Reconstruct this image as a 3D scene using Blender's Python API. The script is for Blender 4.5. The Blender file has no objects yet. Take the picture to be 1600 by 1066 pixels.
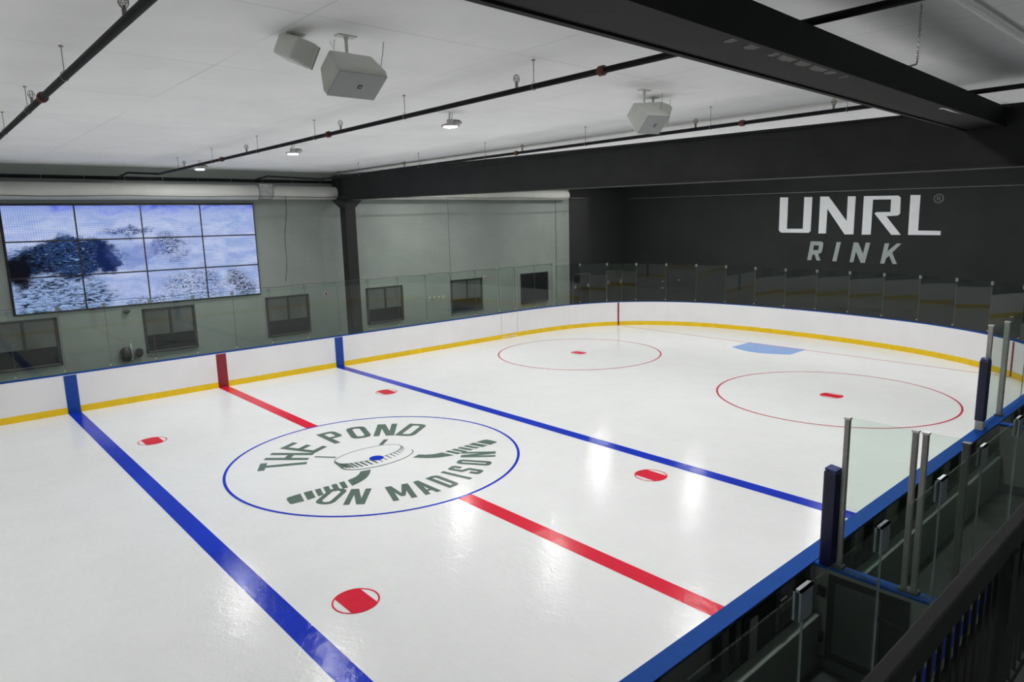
import bpy, bmesh, math, random
from mathutils import Vector, Matrix
random.seed(7)
PI = math.pi
scene = bpy.context.scene
COL = scene.collection

# ------------------------------------------------------------------ camera
cam_data = bpy.data.cameras.new('camera')
cam = bpy.data.objects.new('camera', cam_data)
COL.objects.link(cam)
right = Vector((0.74501277, -0.66661357, -0.02413145))
up = Vector((0.13259688, 0.11254299, 0.98475994))
fwd = Vector((0.65373851, 0.73685849, -0.17223684))
m = Matrix((right, up, -fwd)).transposed().to_4x4()
m.translation = Vector((-7.0467, -3.2644, 4.8465))
cam.matrix_world = m
cam_data.sensor_width = 36.0
cam_data.lens = 1071.74 / 1600 * 36
cam_data.clip_start = 0.05
cam_data.clip_end = 200
scene.camera = cam

# ------------------------------------------------------------------ world, exposure
world = bpy.data.worlds.new('world')
scene.world = world
world.use_nodes = True
world.node_tree.nodes['Background'].inputs[0].default_value = (0.88, 0.95, 0.92, 1)
world.node_tree.nodes['Background'].inputs[1].default_value = 0.35
scene.view_settings.view_transform = 'Standard'
scene.view_settings.look = 'None'
scene.view_settings.gamma = 1
scene.view_settings.use_curve_mapping = False
scene.view_settings.exposure = 0.0
scene.cycles.transparent_max_bounces = 32
LAMP_STRENGTH = 890.0
SCREEN_STRENGTH = 1.0

# ------------------------------------------------------------------ materials
class NT:
    def __init__(s, name):
        s.m = bpy.data.materials.new(name); s.m.use_nodes = True
        s.t = s.m.node_tree; s.t.nodes.clear()
        s.out = s.t.nodes.new('ShaderNodeOutputMaterial')
    def n(s, typ, ins=None, **kw):
        nd = s.t.nodes.new(typ)
        for k, v in kw.items(): setattr(nd, k, v)
        for k, v in (ins or {}).items():
            if hasattr(v, 'bl_idname') and 'Socket' in v.bl_idname: s.t.links.new(v, nd.inputs[k])
            else: nd.inputs[k].default_value = v
        return nd
    def math(s, op, a, b=0.0, c=None, clamp=False):
        ins = {0: a, 1: b}
        if c is not None: ins[2] = c
        return s.n('ShaderNodeMath', ins, operation=op, use_clamp=clamp).outputs[0]
    def pos(s): return s.n('ShaderNodeNewGeometry').outputs['Position']
    def noise(s, scale, detail=3, vec=None, rough=0.5, dist=0.0):
        return s.n('ShaderNodeTexNoise', {'Vector': vec if vec is not None else s.pos(), 'Scale': scale, 'Detail': detail, 'Roughness': rough, 'Distortion': dist}).outputs['Fac']
    def mix(s, f, a, b):
        nd = s.t.nodes.new('ShaderNodeMix'); nd.data_type = 'RGBA'
        for i, v in ((0, f), (6, a), (7, b)):
            if hasattr(v, 'bl_idname') and 'Socket' in v.bl_idname: s.t.links.new(v, nd.inputs[i])
            else: nd.inputs[i].default_value = v
        return nd.outputs[2]
    def ramp(s, f, lo, hi):
        return s.n('ShaderNodeMapRange', {0: f, 1: lo, 2: hi, 3: 0.0, 4: 1.0}, clamp=True, interpolation_type='SMOOTHSTEP').outputs[0]
    def scaled(s, v, sx, sy, sz):
        return s.n('ShaderNodeMapping', {'Vector': v, 'Scale': (sx, sy, sz)}).outputs[0]
    def done(s, sh):
        s.t.links.new(sh, s.out.inputs[0]); return s.m

def c3(r, g, b):
    f = lambda v: (v/255/12.92 if v/255 <= 0.04045 else ((v/255+0.055)/1.055)**2.4)
    return (f(r), f(g), f(b), 1)

def plain(name, col, rough=0.6, metal=0.0, var=0.12, scale=3.0, bump=0.0, bscale=60, spec=0.5):
    t = NT(name)
    dark = tuple(x*(1-var) for x in col[:3]) + (1,)
    lite = tuple(min(1, x*(1+var)) for x in col[:3]) + (1,)
    base = t.mix(t.ramp(t.noise(scale, 4), 0.3, 0.7), dark, lite)
    ins = {'Base Color': base, 'Roughness': rough, 'Metallic': metal, 'Specular IOR Level': spec}
    if bump:
        b = t.n('ShaderNodeBump', {'Height': t.noise(bscale, 2), 'Strength': bump, 'Distance': 0.01})
        ins['Normal'] = b.outputs[0]
    return t.done(t.n('ShaderNodeBsdfPrincipled', ins).outputs[0])

def ice_surface(name, col, var=0.02):
    """paint seen through the frozen sheet: diffuse colour under a wavy gloss"""
    t = NT(name); p = t.pos()
    a = t.noise(1.1, 5, p, 0.6); b = t.noise(14, 3, t.scaled(p, 1, 0.35, 1), 0.6)
    f = t.math('ADD', t.math('MULTIPLY', a, 0.6), t.math('MULTIPLY', b, 0.4))
    dark = tuple(x*(1-var) for x in col[:3]) + (1,)
    lite = tuple(min(1, x*(1+var)) for x in col[:3]) + (1,)
    base = t.mix(t.ramp(f, 0.35, 0.65), dark, lite)
    h = t.math('ADD', t.math('MULTIPLY', t.noise(7, 4, t.scaled(p, 1, 0.7, 1), 0.6, 0.6), 1.0), t.math('MULTIPLY', t.noise(26, 3, p, 0.6), 0.35))
    bmp = t.n('ShaderNodeBump', {'Height': h, 'Strength': 0.8, 'Distance': 0.006})
    rough = t.math('ADD', 0.05, t.math('MULTIPLY', t.noise(2.3, 4, p), 0.10))
    return t.done(t.n('ShaderNodeBsdfPrincipled', {'Base Color': base, 'Roughness': rough, 'IOR': 1.31, 'Specular IOR Level': 0.16, 'Normal': bmp.outputs[0]}).outputs[0])

def glass_material(name, tint=(0.90, 0.93, 0.91, 1), refl=0.5):
    t = NT(name)
    bf = t.n('ShaderNodeNewGeometry').outputs['Backfacing']   # same reflectance on both faces of the sheet
    ior = t.math('ADD', 1.5, t.math('MULTIPLY', bf, 1/1.5-1.5))
    fr = t.n('ShaderNodeFresnel', {'IOR': ior}).outputs[0]
    tr = t.n('ShaderNodeBsdfTransparent', {0: tint}).outputs[0]
    gl = t.n('ShaderNodeBsdfGlossy', {'Color': (0.95, 1, 0.97, 1), 'Roughness': 0.015}).outputs[0]
    mx = t.n('ShaderNodeMixShader', {0: t.math('MULTIPLY', fr, refl), 1: tr, 2: gl})
    return t.done(mx.outputs[0])

def emit(name, col, strength):
    t = NT(name)
    return t.done(t.n('ShaderNodeEmission', {'Color': col, 'Strength': strength}).outputs[0])

def ceiling_material():
    t = NT('painted_ceiling'); p = t.pos()
    sep = t.n('ShaderNodeSeparateXYZ', {0: p})
    def seam(v, step, off, w):
        fr = t.math('FRACT', t.math('DIVIDE', t.math('ADD', v, off), step))
        d = t.math('MULTIPLY', t.math('ABSOLUTE', t.math('SUBTRACT', fr, 0.5)), step)
        return t.math('LESS_THAN', d, w)
    sx = seam(sep.outputs[0], 2.44, 0.35, 0.012); sy = seam(sep.outputs[1], 2.44, 0.9, 0.012)
    s = t.math('MAXIMUM', sx, sy)
    broken = t.ramp(t.noise(0.5, 3, p), 0.3, 0.6)
    base = t.mix(t.ramp(t.noise(0.7, 5, p, 0.6), 0.3, 0.7), (0.87, 0.88, 0.87, 1), (0.93, 0.94, 0.93, 1))
    base = t.mix(t.math('MULTIPLY', t.math('MULTIPLY', s, broken), 0.28), base, (0.4, 0.4, 0.4, 1))
    bmp = t.n('ShaderNodeBump', {'Height': t.noise(0.8, 3, t.scaled(p, 1, 0.5, 1)), 'Strength': 0.5, 'Distance': 0.12})
    return t.done(t.n('ShaderNodeBsdfPrincipled', {'Base Color': base, 'Roughness': 0.8, 'Normal': bmp.outputs[0]}).outputs[0])

def wall_material():
    """grey painted block wall whose far stretch is painted black"""
    t = NT('painted_block_wall'); p = t.pos()
    br = t.n('ShaderNodeTexBrick', {'Vector': t.n('ShaderNodeMapping', {'Vector': p, 'Rotation': (PI/2, 0, 0)}).outputs[0], 'Color1': (1, 1, 1, 1), 'Color2': (0.97, 0.97, 0.97, 1), 'Mortar': (0.92, 0.92, 0.92, 1), 'Scale': 1.0, 'Mortar Size': 0.006, 'Brick Width': 0.4, 'Row Height': 0.2})
    g = t.n('ShaderNodeMix', data_type='RGBA', blend_type='MULTIPLY')
    t.t.links.new(t.mix(t.ramp(t.noise(0.6, 4), 0.3, 0.7), c3(140, 148, 142), c3(150, 158, 152)), g.inputs[6])
    t.t.links.new(br.outputs[0], g.inputs[7]); g.inputs[0].default_value = 1
    sep = t.n('ShaderNodeSeparateXYZ', {0: p})
    k = t.math('GREATER_THAN', sep.outputs[0], 17.3)
    base = t.mix(k, g.outputs[2], (0.022, 0.0245, 0.0235, 1))
    return t.done(t.n('ShaderNodeBsdfPrincipled', {'Base Color': base, 'Roughness': 0.7}).outputs[0])

SX0, SX1, SZ0, SZ1 = -4.80, 2.05, 2.62, 5.60
def screen_material():
    """snowy stream picture running over the whole block of screens"""
    t = NT('screen_picture'); p = t.pos()
    sep = t.n('ShaderNodeSeparateXYZ', {0: p})
    u = t.math('DIVIDE', t.math('SUBTRACT', sep.outputs[0], SX0), SX1-SX0)
    v = t.math('DIVIDE', t.math('SUBTRACT', sep.outputs[2], SZ0), SZ1-SZ0)
    u0, v0 = u, v
    u = t.math('ADD', u, t.math('MULTIPLY', t.math('SUBTRACT', t.noise(0.9, 4, p, 0.6), 0.5), 0.26))
    v = t.math('ADD', v, t.math('MULTIPLY', t.math('SUBTRACT', t.noise(1.1, 4, t.n('ShaderNodeMapping', {'Vector': p, 'Location': (7, 3, 5)}).outputs[0], 0.6), 0.5), 0.30))
    st = t.scaled(p, 1.0, 1.0, 2.6)
    n1 = t.noise(1.3, 5, st, 0.6, 0.6); n2 = t.noise(4.5, 6, st, 0.7, 1.5); n3 = t.noise(9, 5, t.n('ShaderNodeMapping', {'Vector': p, 'Rotation': (0, 0.6, 0), 'Scale': (1, 1, 3)}).outputs[0], 0.75, 1.0)
    snow = t.mix(t.ramp(n1, 0.3, 0.7), c3(150, 172, 224), c3(192, 204, 240))
    # blue band along the top of the picture
    tb = t.ramp(t.math('ADD', v0, t.math('MULTIPLY', t.math('SUBTRACT', n1, 0.5), 0.5)), 0.86, 1.10)
    snow = t.mix(tb, snow, c3(58, 92, 222))
    def blob(cu, cv, ru, rv, soft=0.45, wob=1.2):
        a = t.math('DIVIDE', t.math('SUBTRACT', u, cu), ru); b = t.math('DIVIDE', t.math('SUBTRACT', v, cv), rv)
        d = t.math('SQRT', t.math('ADD', t.math('MULTIPLY', a, a), t.math('MULTIPLY', b, b)))
        d = t.math('ADD', d, t.math('MULTIPLY', t.math('SUBTRACT', n2, 0.5), wob))
        return t.math('SUBTRACT', 1.0, t.ramp(d, 1-soft, 1+soft*0.4))
    st2 = t.n('ShaderNodeMapping', {'Vector': p, 'Rotation': (0, 0.15, 0), 'Scale': (1, 1, 3.4)}).outputs[0]
    n4 = t.noise(3.2, 6, st2, 0.72, 1.8); n5 = t.noise(6.5, 5, st2, 0.7, 2.2)
    rockcol = t.mix(t.ramp(n5, 0.44, 0.62), c3(6, 12, 28), c3(54, 88, 150))
    rockcol = t.mix(t.ramp(n4, 0.55, 0.66), rockcol, c3(128, 160, 208))
    streak = t.mix(t.ramp(n4, 0.40, 0.56), c3(20, 32, 56), c3(150, 176, 222))
    pic = t.mix(blob(0.15, 0.14, 0.21, 0.22, 0.35, 0.8), snow, streak)
    pic = t.mix(blob(0.20, 0.50, 0.21, 0.20, 0.25, 1.0), pic, rockcol)
    pic = t.mix(blob(0.345, 0.49, 0.05, 0.16, 0.4, 0.7), pic, c3(18, 34, 84))
    pic = t.mix(blob(0.05, 0.40, 0.085, 0.17, 0.4, 0.7), pic, c3(10, 14, 24))
    pic = t.mix(t.math('MULTIPLY', blob(0.60, 0.57, 0.10, 0.13), t.ramp(n5, 0.44, 0.56)), pic, c3(30, 50, 104))
    pic = t.mix(t.math('MULTIPLY', blob(0.48, 0.50, 0.12, 0.14), 0.5), pic, c3(86, 112, 190))
    pic = t.mix(t.math('MULTIPLY', blob(0.70, 0.16, 0.14, 0.20), t.ramp(n3, 0.47, 0.60)), pic, c3(44, 66, 92))
    pic = t.mix(t.math('MULTIPLY', blob(0.905, 0.15, 0.075, 0.16), t.ramp(n3, 0.44, 0.54)), pic, c3(30, 42, 60))
    pic = t.mix(t.math('MULTIPLY', blob(0.48, 0.03, 0.12, 0.06), t.ramp(n3, 0.46, 0.56)), pic, c3(40, 56, 96))
    pic = t.mix(t.math('MULTIPLY', blob(0.44, 0.735, 0.10, 0.045), t.ramp(n5, 0.42, 0.55)), pic, c3(48, 70, 124))
    return t.done(t.n('ShaderNodeEmission', {'Color': pic, 'Strength': SCREEN_STRENGTH}).outputs[0])

def net_material():
    t = NT('net_mesh'); p = t.pos(); sep = t.n('ShaderNodeSeparateXYZ', {0: p})
    def thr(v):
        fr = t.math('FRACT', t.math('DIVIDE', v, 0.055))
        return t.math('LESS_THAN', fr, 0.055)
    f = t.math('MAXIMUM', thr(sep.outputs[0]), thr(sep.outputs[2]))
    tr = t.n('ShaderNodeBsdfTransparent').outputs[0]
    df = t.n('ShaderNodeBsdfDiffuse', {'Color': (0.05, 0.05, 0.05, 1)}).outputs[0]
    return t.done(t.n('ShaderNodeMixShader', {0: f, 1: tr, 2: df}).outputs[0])

M = {}
M['ice'] = ice_surface('white_ice', (0.83, 0.84, 0.835, 1))
M['ice_blue'] = ice_surface('blue_line_paint', c3(16, 52, 190), 0.12)
M['ice_red'] = ice_surface('red_line_paint', c3(222, 36, 62), 0.06)
M['ice_thinred'] = ice_surface('red_circle_paint', c3(196, 60, 78), 0.06)
M['ice_crease'] = ice_surface('crease_paint', c3(120, 164, 226), 0.04)
M['ice_green'] = ice_surface('grey_green_logo_paint', c3(98, 116, 107), 0.10)
M['board'] = plain('white_board_plastic', (0.83, 0.82, 0.83, 1), 0.4, var=0.02, scale=1.2)
M['yellow'] = plain('yellow_kick_plastic', c3(236, 196, 0), 0.35, var=0.05)
M['cap_blue'] = plain('blue_cap_plastic', c3(0, 72, 158), 0.6, var=0.06, scale=8, spec=0.15)
M['mark_blue'] = plain('blue_board_mark', c3(0, 62, 150), 0.35, var=0.04)
M['mark_red'] = plain('red_board_mark', c3(134, 30, 42), 0.35, var=0.05)
M['glass'] = glass_material('rink_glass')
M['bench_glass'] = glass_material('bench_glass', (0.90, 0.95, 0.92, 1), 0.6)
M['alu'] = plain('brushed_aluminium', (0.40, 0.39, 0.37, 1), 0.4, 0.35, 0.08, 20)
M['clip'] = plain('clear_glass_clip', (0.30, 0.34, 0.36, 1), 0.3, 0.2)
M['far_clip'] = plain('grey_glass_clip', (0.16, 0.18, 0.18, 1), 0.4, 0.2)
M['bolt'] = plain('bright_bolt', (0.7, 0.7, 0.7, 1), 0.3, 0.8)
M['navy'] = plain('navy_vinyl', c3(22, 26, 60), 0.38, var=0.08, bump=0.3, bscale=12)
M['navy_top'] = plain('navy_vinyl_top', c3(22, 40, 110), 0.3, var=0.3, scale=25)
M['black_steel'] = plain('black_painted_steel', (0.019, 0.0205, 0.0195, 1), 0.55, var=0.15, scale=1.5, spec=0.22)
M['black_wall'] = plain('black_painted_wall', (0.024, 0.027, 0.0258, 1), 0.65, var=0.10, scale=0.8, spec=0.25)
M['overhead_black'] = plain('black_overhead_paint', (0.010, 0.011, 0.0105, 1), 0.6, var=0.15, scale=1.5, spec=0.12)
M['dull_post'] = plain('dull_grey_post', (0.11, 0.115, 0.11, 1), 0.5)
M['pipe'] = plain('black_pipe_paint', (0.010, 0.011, 0.012, 1), 0.6, var=0.2, scale=4, spec=0.12)
M['rust'] = plain('rusty_red_coupling', c3(96, 44, 34), 0.6, var=0.3, scale=30)
M['brass'] = plain('sprinkler_brass', (0.22, 0.2, 0.17, 1), 0.4, 0.6)
M['zinc'] = plain('zinc_rod', (0.28, 0.28, 0.27, 1), 0.4, 0.5)
M['ceiling'] = ceiling_material()
M['wall'] = wall_material()
M['grey_wall'] = plain('grey_painted_wall', c3(120, 126, 122), 0.7)
M['floor'] = plain('dark_rubber_floor', (0.045, 0.05, 0.047, 1), 0.7, var=0.25, scale=6, spec=0.3)
M['duct'] = plain('pale_duct_fabric', (0.50, 0.51, 0.47, 1), 0.6, var=0.06, scale=1.4, bump=0.3, bscale=3)
M['duct_metal'] = plain('galvanised_collar', (0.36, 0.37, 0.36, 1), 0.45, 0.4, 0.2, 8)
M['speaker'] = plain('off_white_speaker_shell', (0.60, 0.62, 0.57, 1), 0.5, var=0.03)
M['grille'] = plain('grey_speaker_grille', (0.36, 0.38, 0.37, 1), 0.6, var=0.12, scale=160)
M['badge'] = plain('dark_badge', (0.03, 0.03, 0.03, 1), 0.4)
M['badge_mark'] = plain('pale_badge_mark', (0.6, 0.6, 0.6, 1), 0.4)
M['lamp_body'] = plain('lamp_housing', (0.45, 0.45, 0.44, 1), 0.4, 0.3)
M['lens'] = emit('lit_lamp_lens', (1.0, 0.995, 0.985, 1), LAMP_STRENGTH)
M['bezel'] = plain('black_screen_bezel', (0.012, 0.013, 0.015, 1), 0.4)
M['picture'] = screen_material()
M['win_frame'] = plain('dark_window_frame', (0.022, 0.024, 0.024, 1), 0.5)
M['win_sill'] = plain('metal_window_sill', (0.2, 0.2, 0.2, 1), 0.4, 0.5)
M['win_glass'] = plain('dark_window_glass', (0.10, 0.11, 0.105, 1), 0.3, var=0.25, scale=1.2)
M['win_low'] = plain('darker_lower_window_panel', (0.012, 0.013, 0.013, 1), 0.5, var=0.2, scale=1.5, spec=0.2)
M['rail_black'] = plain('black_railing_paint', (0.032, 0.035, 0.033, 1), 0.7, var=0.1, spec=0.2)
M['sign_white'] = plain('white_sign_vinyl', (0.84, 0.86, 0.88, 1), 0.35, var=0.02)
M['sign_grey'] = plain('grey_sign_vinyl', (0.36, 0.40, 0.39, 1), 0.45, var=0.02)
M['reg_grey'] = plain('faint_grey_sign_vinyl', (0.16, 0.17, 0.17, 1), 0.5)
M['net'] = net_material()
M['cord'] = plain('dark_net_cord', (0.04, 0.042, 0.042, 1), 0.7)
M['banner'] = plain('royal_blue_banner', c3(44, 70, 170), 0.6, var=0.15)
M['banner_white'] = plain('banner_lettering', (0.30, 0.30, 0.29, 1), 0.6, var=0.3, scale=30)
M['patch'] = plain('peeled_paint_patch', (0.085, 0.08, 0.072, 1), 0.6, var=0.4, scale=25)
M['paint_fleck'] = plain('white_paint_fleck', (0.75, 0.77, 0.78, 1), 0.5)
M['back_panel'] = plain('pale_bench_panel', (0.27, 0.29, 0.27, 1), 0.6, var=0.05)
M['steel_frame'] = plain('dark_steel_frame', (0.075, 0.085, 0.078, 1), 0.6, 0.0, 0.1)
M['red'] = plain('alarm_red', c3(150, 60, 56), 0.4)
M['offwhite'] = plain('off_white_plastic', (0.6, 0.6, 0.58, 1), 0.4)

# ------------------------------------------------------------------ mesh helpers
class MB:
    def __init__(s): s.v = []; s.f = []
    def add(s, vs, fs):
        o = len(s.v); s.v += [tuple(v) for v in vs]; s.f += [tuple(i+o for i in f) for f in fs]; return s
    def box(s, x0, x1, y0, y1, z0, z1):
        v = [(x, y, z) for z in (z0, z1) for (x, y) in ((x0, y0), (x1, y0), (x1, y1), (x0, y1))]
        return s.add(v, [(3, 2, 1, 0), (4, 5, 6, 7), (0, 1, 5, 4), (1, 2, 6, 5), (2, 3, 7, 6), (3, 0, 4, 7)])
    def bar(s, a, b, w, h, upv=(0, 0, 1)):
        a = Vector(a); b = Vector(b); d = (b-a).normalized(); u = Vector(upv)
        if abs(d.dot(u)) > 0.95: u = Vector((1, 0, 0))
        r = d.cross(u).normalized(); u = r.cross(d)
        v = [p + r*sx*w/2 + u*sy*h/2 for p in (a, b) for (sx, sy) in ((-1, -1), (1, -1), (1, 1), (-1, 1))]
        return s.add(v, [(3, 2, 1, 0), (4, 5, 6, 7), (0, 1, 5, 4), (1, 2, 6, 5), (2, 3, 7, 6), (3, 0, 4, 7)])
    def tube(s, pts, r, n=10, closed=False, caps=True):
        pts = [Vector(p) for p in pts]; k = len(pts)
        rs = r if isinstance(r, (list, tuple)) else [r]*k
        o = len(s.v); prev = None
        for i, p in enumerate(pts):
            if closed: d = (pts[(i+1) % k]-pts[i-1]).normalized()
            else: d = (pts[min(i+1, k-1)]-pts[max(i-1, 0)]).normalized()
            if prev is None:
                u = Vector((0, 0, 1)) if abs(d.z) < 0.9 else Vector((1, 0, 0))
            else: u = prev
            rt = d.cross(u).normalized(); u = rt.cross(d).normalized(); prev = u
            for j in range(n):
                a = 2*PI*j/n; s.v.append(tuple(p + rt*math.cos(a)*rs[i] + u*math.sin(a)*rs[i]))
        for i in range(k if closed else k-1):
            for j in range(n):
                a0 = o+i*n; a1 = o+((i+1) % k)*n
                s.f.append((a0+j, a0+(j+1) % n, a1+(j+1) % n, a1+j))
        if caps and not closed:
            s.f.append(tuple(o+j for j in range(n))[::-1]); s.f.append(tuple(o+(k-1)*n+j for j in range(n)))
        return s
    def lathe(s, c, prof, n=24):
        """prof: (radius, z) from the centre, about a vertical axis"""
        c = Vector(c); o = len(s.v)
        for (r, z) in prof:
            for j in range(n):
                a = 2*PI*j/n; s.v.append((c.x+r*math.cos(a), c.y+r*math.sin(a), c.z+z))
        for i in range(len(prof)-1):
            for j in range(n):
                s.f.append((o+i*n+j, o+i*n+(j+1) % n, o+(i+1)*n+(j+1) % n, o+(i+1)*n+j))
        s.f.append(tuple(o+j for j in range(n))[::-1]); s.f.append(tuple(o+(len(prof)-1)*n+j for j in range(n)))
        return s
    def poly(s, pts, to3, depth=None):
        """flat polygon (concave allowed), 2-D points mapped by to3(a, b, t); depth gives it thickness"""
        k = len(pts)
        from mathutils.geometry import tessellate_polygon
        tri = tessellate_polygon([[Vector((a, b, 0)) for a, b in pts]])
        o = len(s.v)
        s.v += [tuple(to3(a, b, 0)) for a, b in pts]
        s.f += [tuple(o+i for i in f) for f in tri]
        if depth:
            s.v += [tuple(to3(a, b, depth)) for a, b in pts]
            s.f += [tuple(o+k+i for i in f)[::-1] for f in tri]
            for i in range(k):
                j = (i+1) % k; s.f.append((o+i, o+j, o+k+j, o+k+i))
        return s
    def build(s, name, mat, parent=None, smooth=False, bevel=0.0, fix=True):
        me = bpy.data.meshes.new(name); me.from_pydata(s.v, [], s.f)
        if fix:
            bm = bmesh.new(); bm.from_mesh(me); bmesh.ops.recalc_face_normals(bm, faces=bm.faces); bm.to_mesh(me); bm.free()
        me.materials.append(mat)
        if smooth:
            for p in me.polygons: p.use_smooth = True
        ob = bpy.data.objects.new(name, me); COL.objects.link(ob)
        if smooth:
            md = ob.modifiers.new('edges', 'EDGE_SPLIT'); md.split_angle = math.radians(40)
        if bevel:
            md = ob.modifiers.new('bevel', 'BEVEL'); md.width = bevel; md.segments = 2; md.limit_method = 'ANGLE'
        if parent is not None: ob.parent = parent
        return ob

def empty(name, loc=(0, 0, 0)):
    o = bpy.data.objects.new(name, None); COL.objects.link(o); o.location = loc; o.empty_display_size = 0.1
    return o
def tag(o, label, cat, group=None, kind=None):
    o['label'] = label; o['category'] = cat
    if group: o['group'] = group
    if kind: o['kind'] = kind
    return o
def structure(o, label=None):
    o['kind'] = 'structure'
    if label: o['label'] = label
    return o
def label_part(o, text): o['label'] = text; return o
def local(o_parent, mb):
    """shift world coordinates so the mesh sits under a parent placed at its location"""
    l = o_parent.location; mb.v = [(x-l.x, y-l.y, z-l.z) for x, y, z in mb.v]; return mb
kids = {}
def copy_tree(o, parent=None, delta=None):
    c = o.copy(); COL.objects.link(c); c.parent = parent
    for ch in [k for k in bpy.data.objects if k.parent == o]:
        copy_tree(ch, c)
    return c

# ------------------------------------------------------------------ rink outline
W = 18.16; XB = 3.97; H_ICE = 0.0; H_CAP = 1.07
ctrl = [(9.0, 18.16), (11.2, 18.16), (13.2, 18.13), (15.1, 17.88), (16.6, 17.33), (17.75, 16.5), (18.75, 15.2), (19.35, 13.7), (19.6, 12.0), (19.62, 10.2), (19.45, 8.0), (19.1, 6.1), (18.55, 4.3), (17.6, 2.6), (16.2, 1.2), (14.4, 0.35), (12.4, 0.04), (10.5, 0.0), (9.0, 0.0)]
def catmull(P, n=5):
    out = []
    for i in range(len(P)-1):
        p0 = P[max(i-1, 0)]; p1 = P[i]; p2 = P[i+1]; p3 = P[min(i+2, len(P)-1)]
        for k in range(n):
            t = k/n
            out.append(tuple(0.5*((2*p1[j]) + (-p0[j]+p2[j])*t + (2*p0[j]-5*p1[j]+4*p2[j]-p3[j])*t*t + (-p0[j]+3*p1[j]-3*p2[j]+p3[j])*t**3) for j in (0, 1)))
    out.append(P[-1]); return out
arc = catmull(ctrl)
half_r = arc                                   # far side -> round the end -> near side
half_l = [(-x, y) for x, y in reversed(arc)]   # near side -> round the other end -> far side
def straight(x0, x1, y, n): return [(x0+(x1-x0)*i/n, y) for i in range(1, n)]
OUT = half_r + straight(9, -9, 0.0, 18) + half_l + straight(-9, 9, W, 18)
NP = len(OUT)
def normals(P):
    res = []
    for i in range(len(P)):
        a = P[i-1]; b = P[(i+1) % len(P)]
        dx, dy = b[0]-a[0], b[1]-a[1]; l = math.hypot(dx, dy)
        res.append((-dy/l, dx/l))
    return res
NRM = normals(OUT)
def inner(i, d=0.0):
    i %= NP; return (OUT[i][0]+NRM[i][0]*d, OUT[i][1]+NRM[i][1]*d)
def band(mb, d0, d1, z0, z1, rng=None):
    """closed band following the rink outline between outward offsets d0..d1"""
    idx = list(range(NP)) if rng is None else rng
    k = len(idx); o = len(mb.v)
    for i in idx:
        a = inner(i, d0); b = inner(i, d1)
        mb.v += [(a[0], a[1], z0), (b[0], b[1], z0), (b[0], b[1], z1), (a[0], a[1], z1)]
    for q in range(k if rng is None else k-1):
        r = (q+1) % k
        for j in range(4):
            mb.f.append((o+4*q+j, o+4*q+(j+1) % 4, o+4*r+(j+1) % 4, o+4*r+j))
    if rng is not None:
        mb.f.append((o, o+1, o+2, o+3)); e = o+4*(k-1); mb.f.append((e, e+1, e+2, e+3))
    return mb
# outward check: far side point (9,18.16) must have normal +y
if NRM[0][1] < 0: NRM = [(-a, -b) for a, b in NRM]

# ------------------------------------------------------------------ building shell
XE = 21.5; YW = 19.9; XL = -21.5; YN = -9.0; HC = 6.7
structure(MB().box(XL-.2, XE+.2, YN-.2, YW+.2, -0.35, -0.12).build('floor', M['floor']))
structure(MB().box(XL-.2, XE+.2, YN-.2, YW+.2, HC, HC+.2).build('ceiling', M['ceiling']))
structure(MB().box(XL-.2, XE+.2, YW, YW+.25, -0.12, HC).build('wall_far', M['wall']))
structure(MB().box(XE, XE+.25, YN, YW, -0.12, HC).build('wall_end', M['black_wall']))
structure(MB().box(XL-.25, XL, YN, YW, -0.12, HC).build('wall_left', M['grey_wall']))
# near wall left out so soft world light fills the dark areas
# shallow pilaster where the grey paint ends
structure(MB().box(16.42, 17.3, YW-0.06, YW, -0.12, HC).build('trim_1', M['wall']))

# ------------------------------------------------------------------ ice with its painted markings
ice = MB(); ice.v = [(x, y, 0.0) for x, y in OUT] + [(x, y, -0.12) for x, y in OUT]
ice.f = [tuple(range(NP))[::-1], tuple(range(NP, 2*NP))] + [(i, (i+1) % NP, NP+(i+1) % NP, NP+i) for i in range(NP)]
ice = ice.build('ice_sheet', M['ice'])
tag(ice, 'white ice sheet filling the rink inside the boards', 'ice')
def onice(z): return lambda a, b, t: (a, b, z)
def ice_poly(name, pts, mat, z=0.0015, parent=ice):
    return MB().poly(pts, onice(z)).build(name, mat, parent, fix=False)
def ring_pts(cx, cy, r, n=96): return [(cx+r*math.cos(2*PI*i/n), cy+r*math.sin(2*PI*i/n)) for i in range(n)]
def flat_ring(mb, cx, cy, r0, r1, z, n=128, a0=0, a1=2*PI):
    o = len(mb.v)
    for i in range(n+1):
        a = a0+(a1-a0)*i/n
        mb.v += [(cx+r0*math.cos(a), cy+r0*math.sin(a), z), (cx+r1*math.cos(a), cy+r1*math.sin(a), z)]
    for i in range(n): mb.f.append((o+2*i, o+2*i+1, o+2*i+3, o+2*i+2))
    return mb
def up_faces(ob):
    me = ob.data
    bm = bmesh.new(); bm.from_mesh(me)
    for f in bm.faces:
        f.normal_update()
        if f.normal.z < 0: f.normal_flip()
    bm.to_mesh(me); bm.free(); return ob
YC = W/2
for sx in (-1, 1):
    o = ice_poly('blue_line', [(sx*XB-.15, 0.005), (sx*XB+.15, 0.005), (sx*XB+.15, W-.005), (sx*XB-.15, W-.005)], M['ice_blue']); up_faces(o)
    label_part(o, 'solid blue line painted across the ice')
RC = 3.0
for y0, y1 in ((0.005, YC-RC+.02), (YC+RC-.02, W-.005)):
    o = up_faces(ice_poly('centre_line', [(-.15, y0), (.15, y0), (.15, y1), (-.15, y1)], M['ice_red'])); label_part(o, 'red centre line')
label_part(up_faces(flat_ring(MB(), 0, YC, RC-.028, RC+.028, .003).build('centre_circle', M['ice_blue'], ice, fix=False)), 'thin blue circle')
def goal_x(y): return 16.82 + (y-2.5)*0.034
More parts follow.
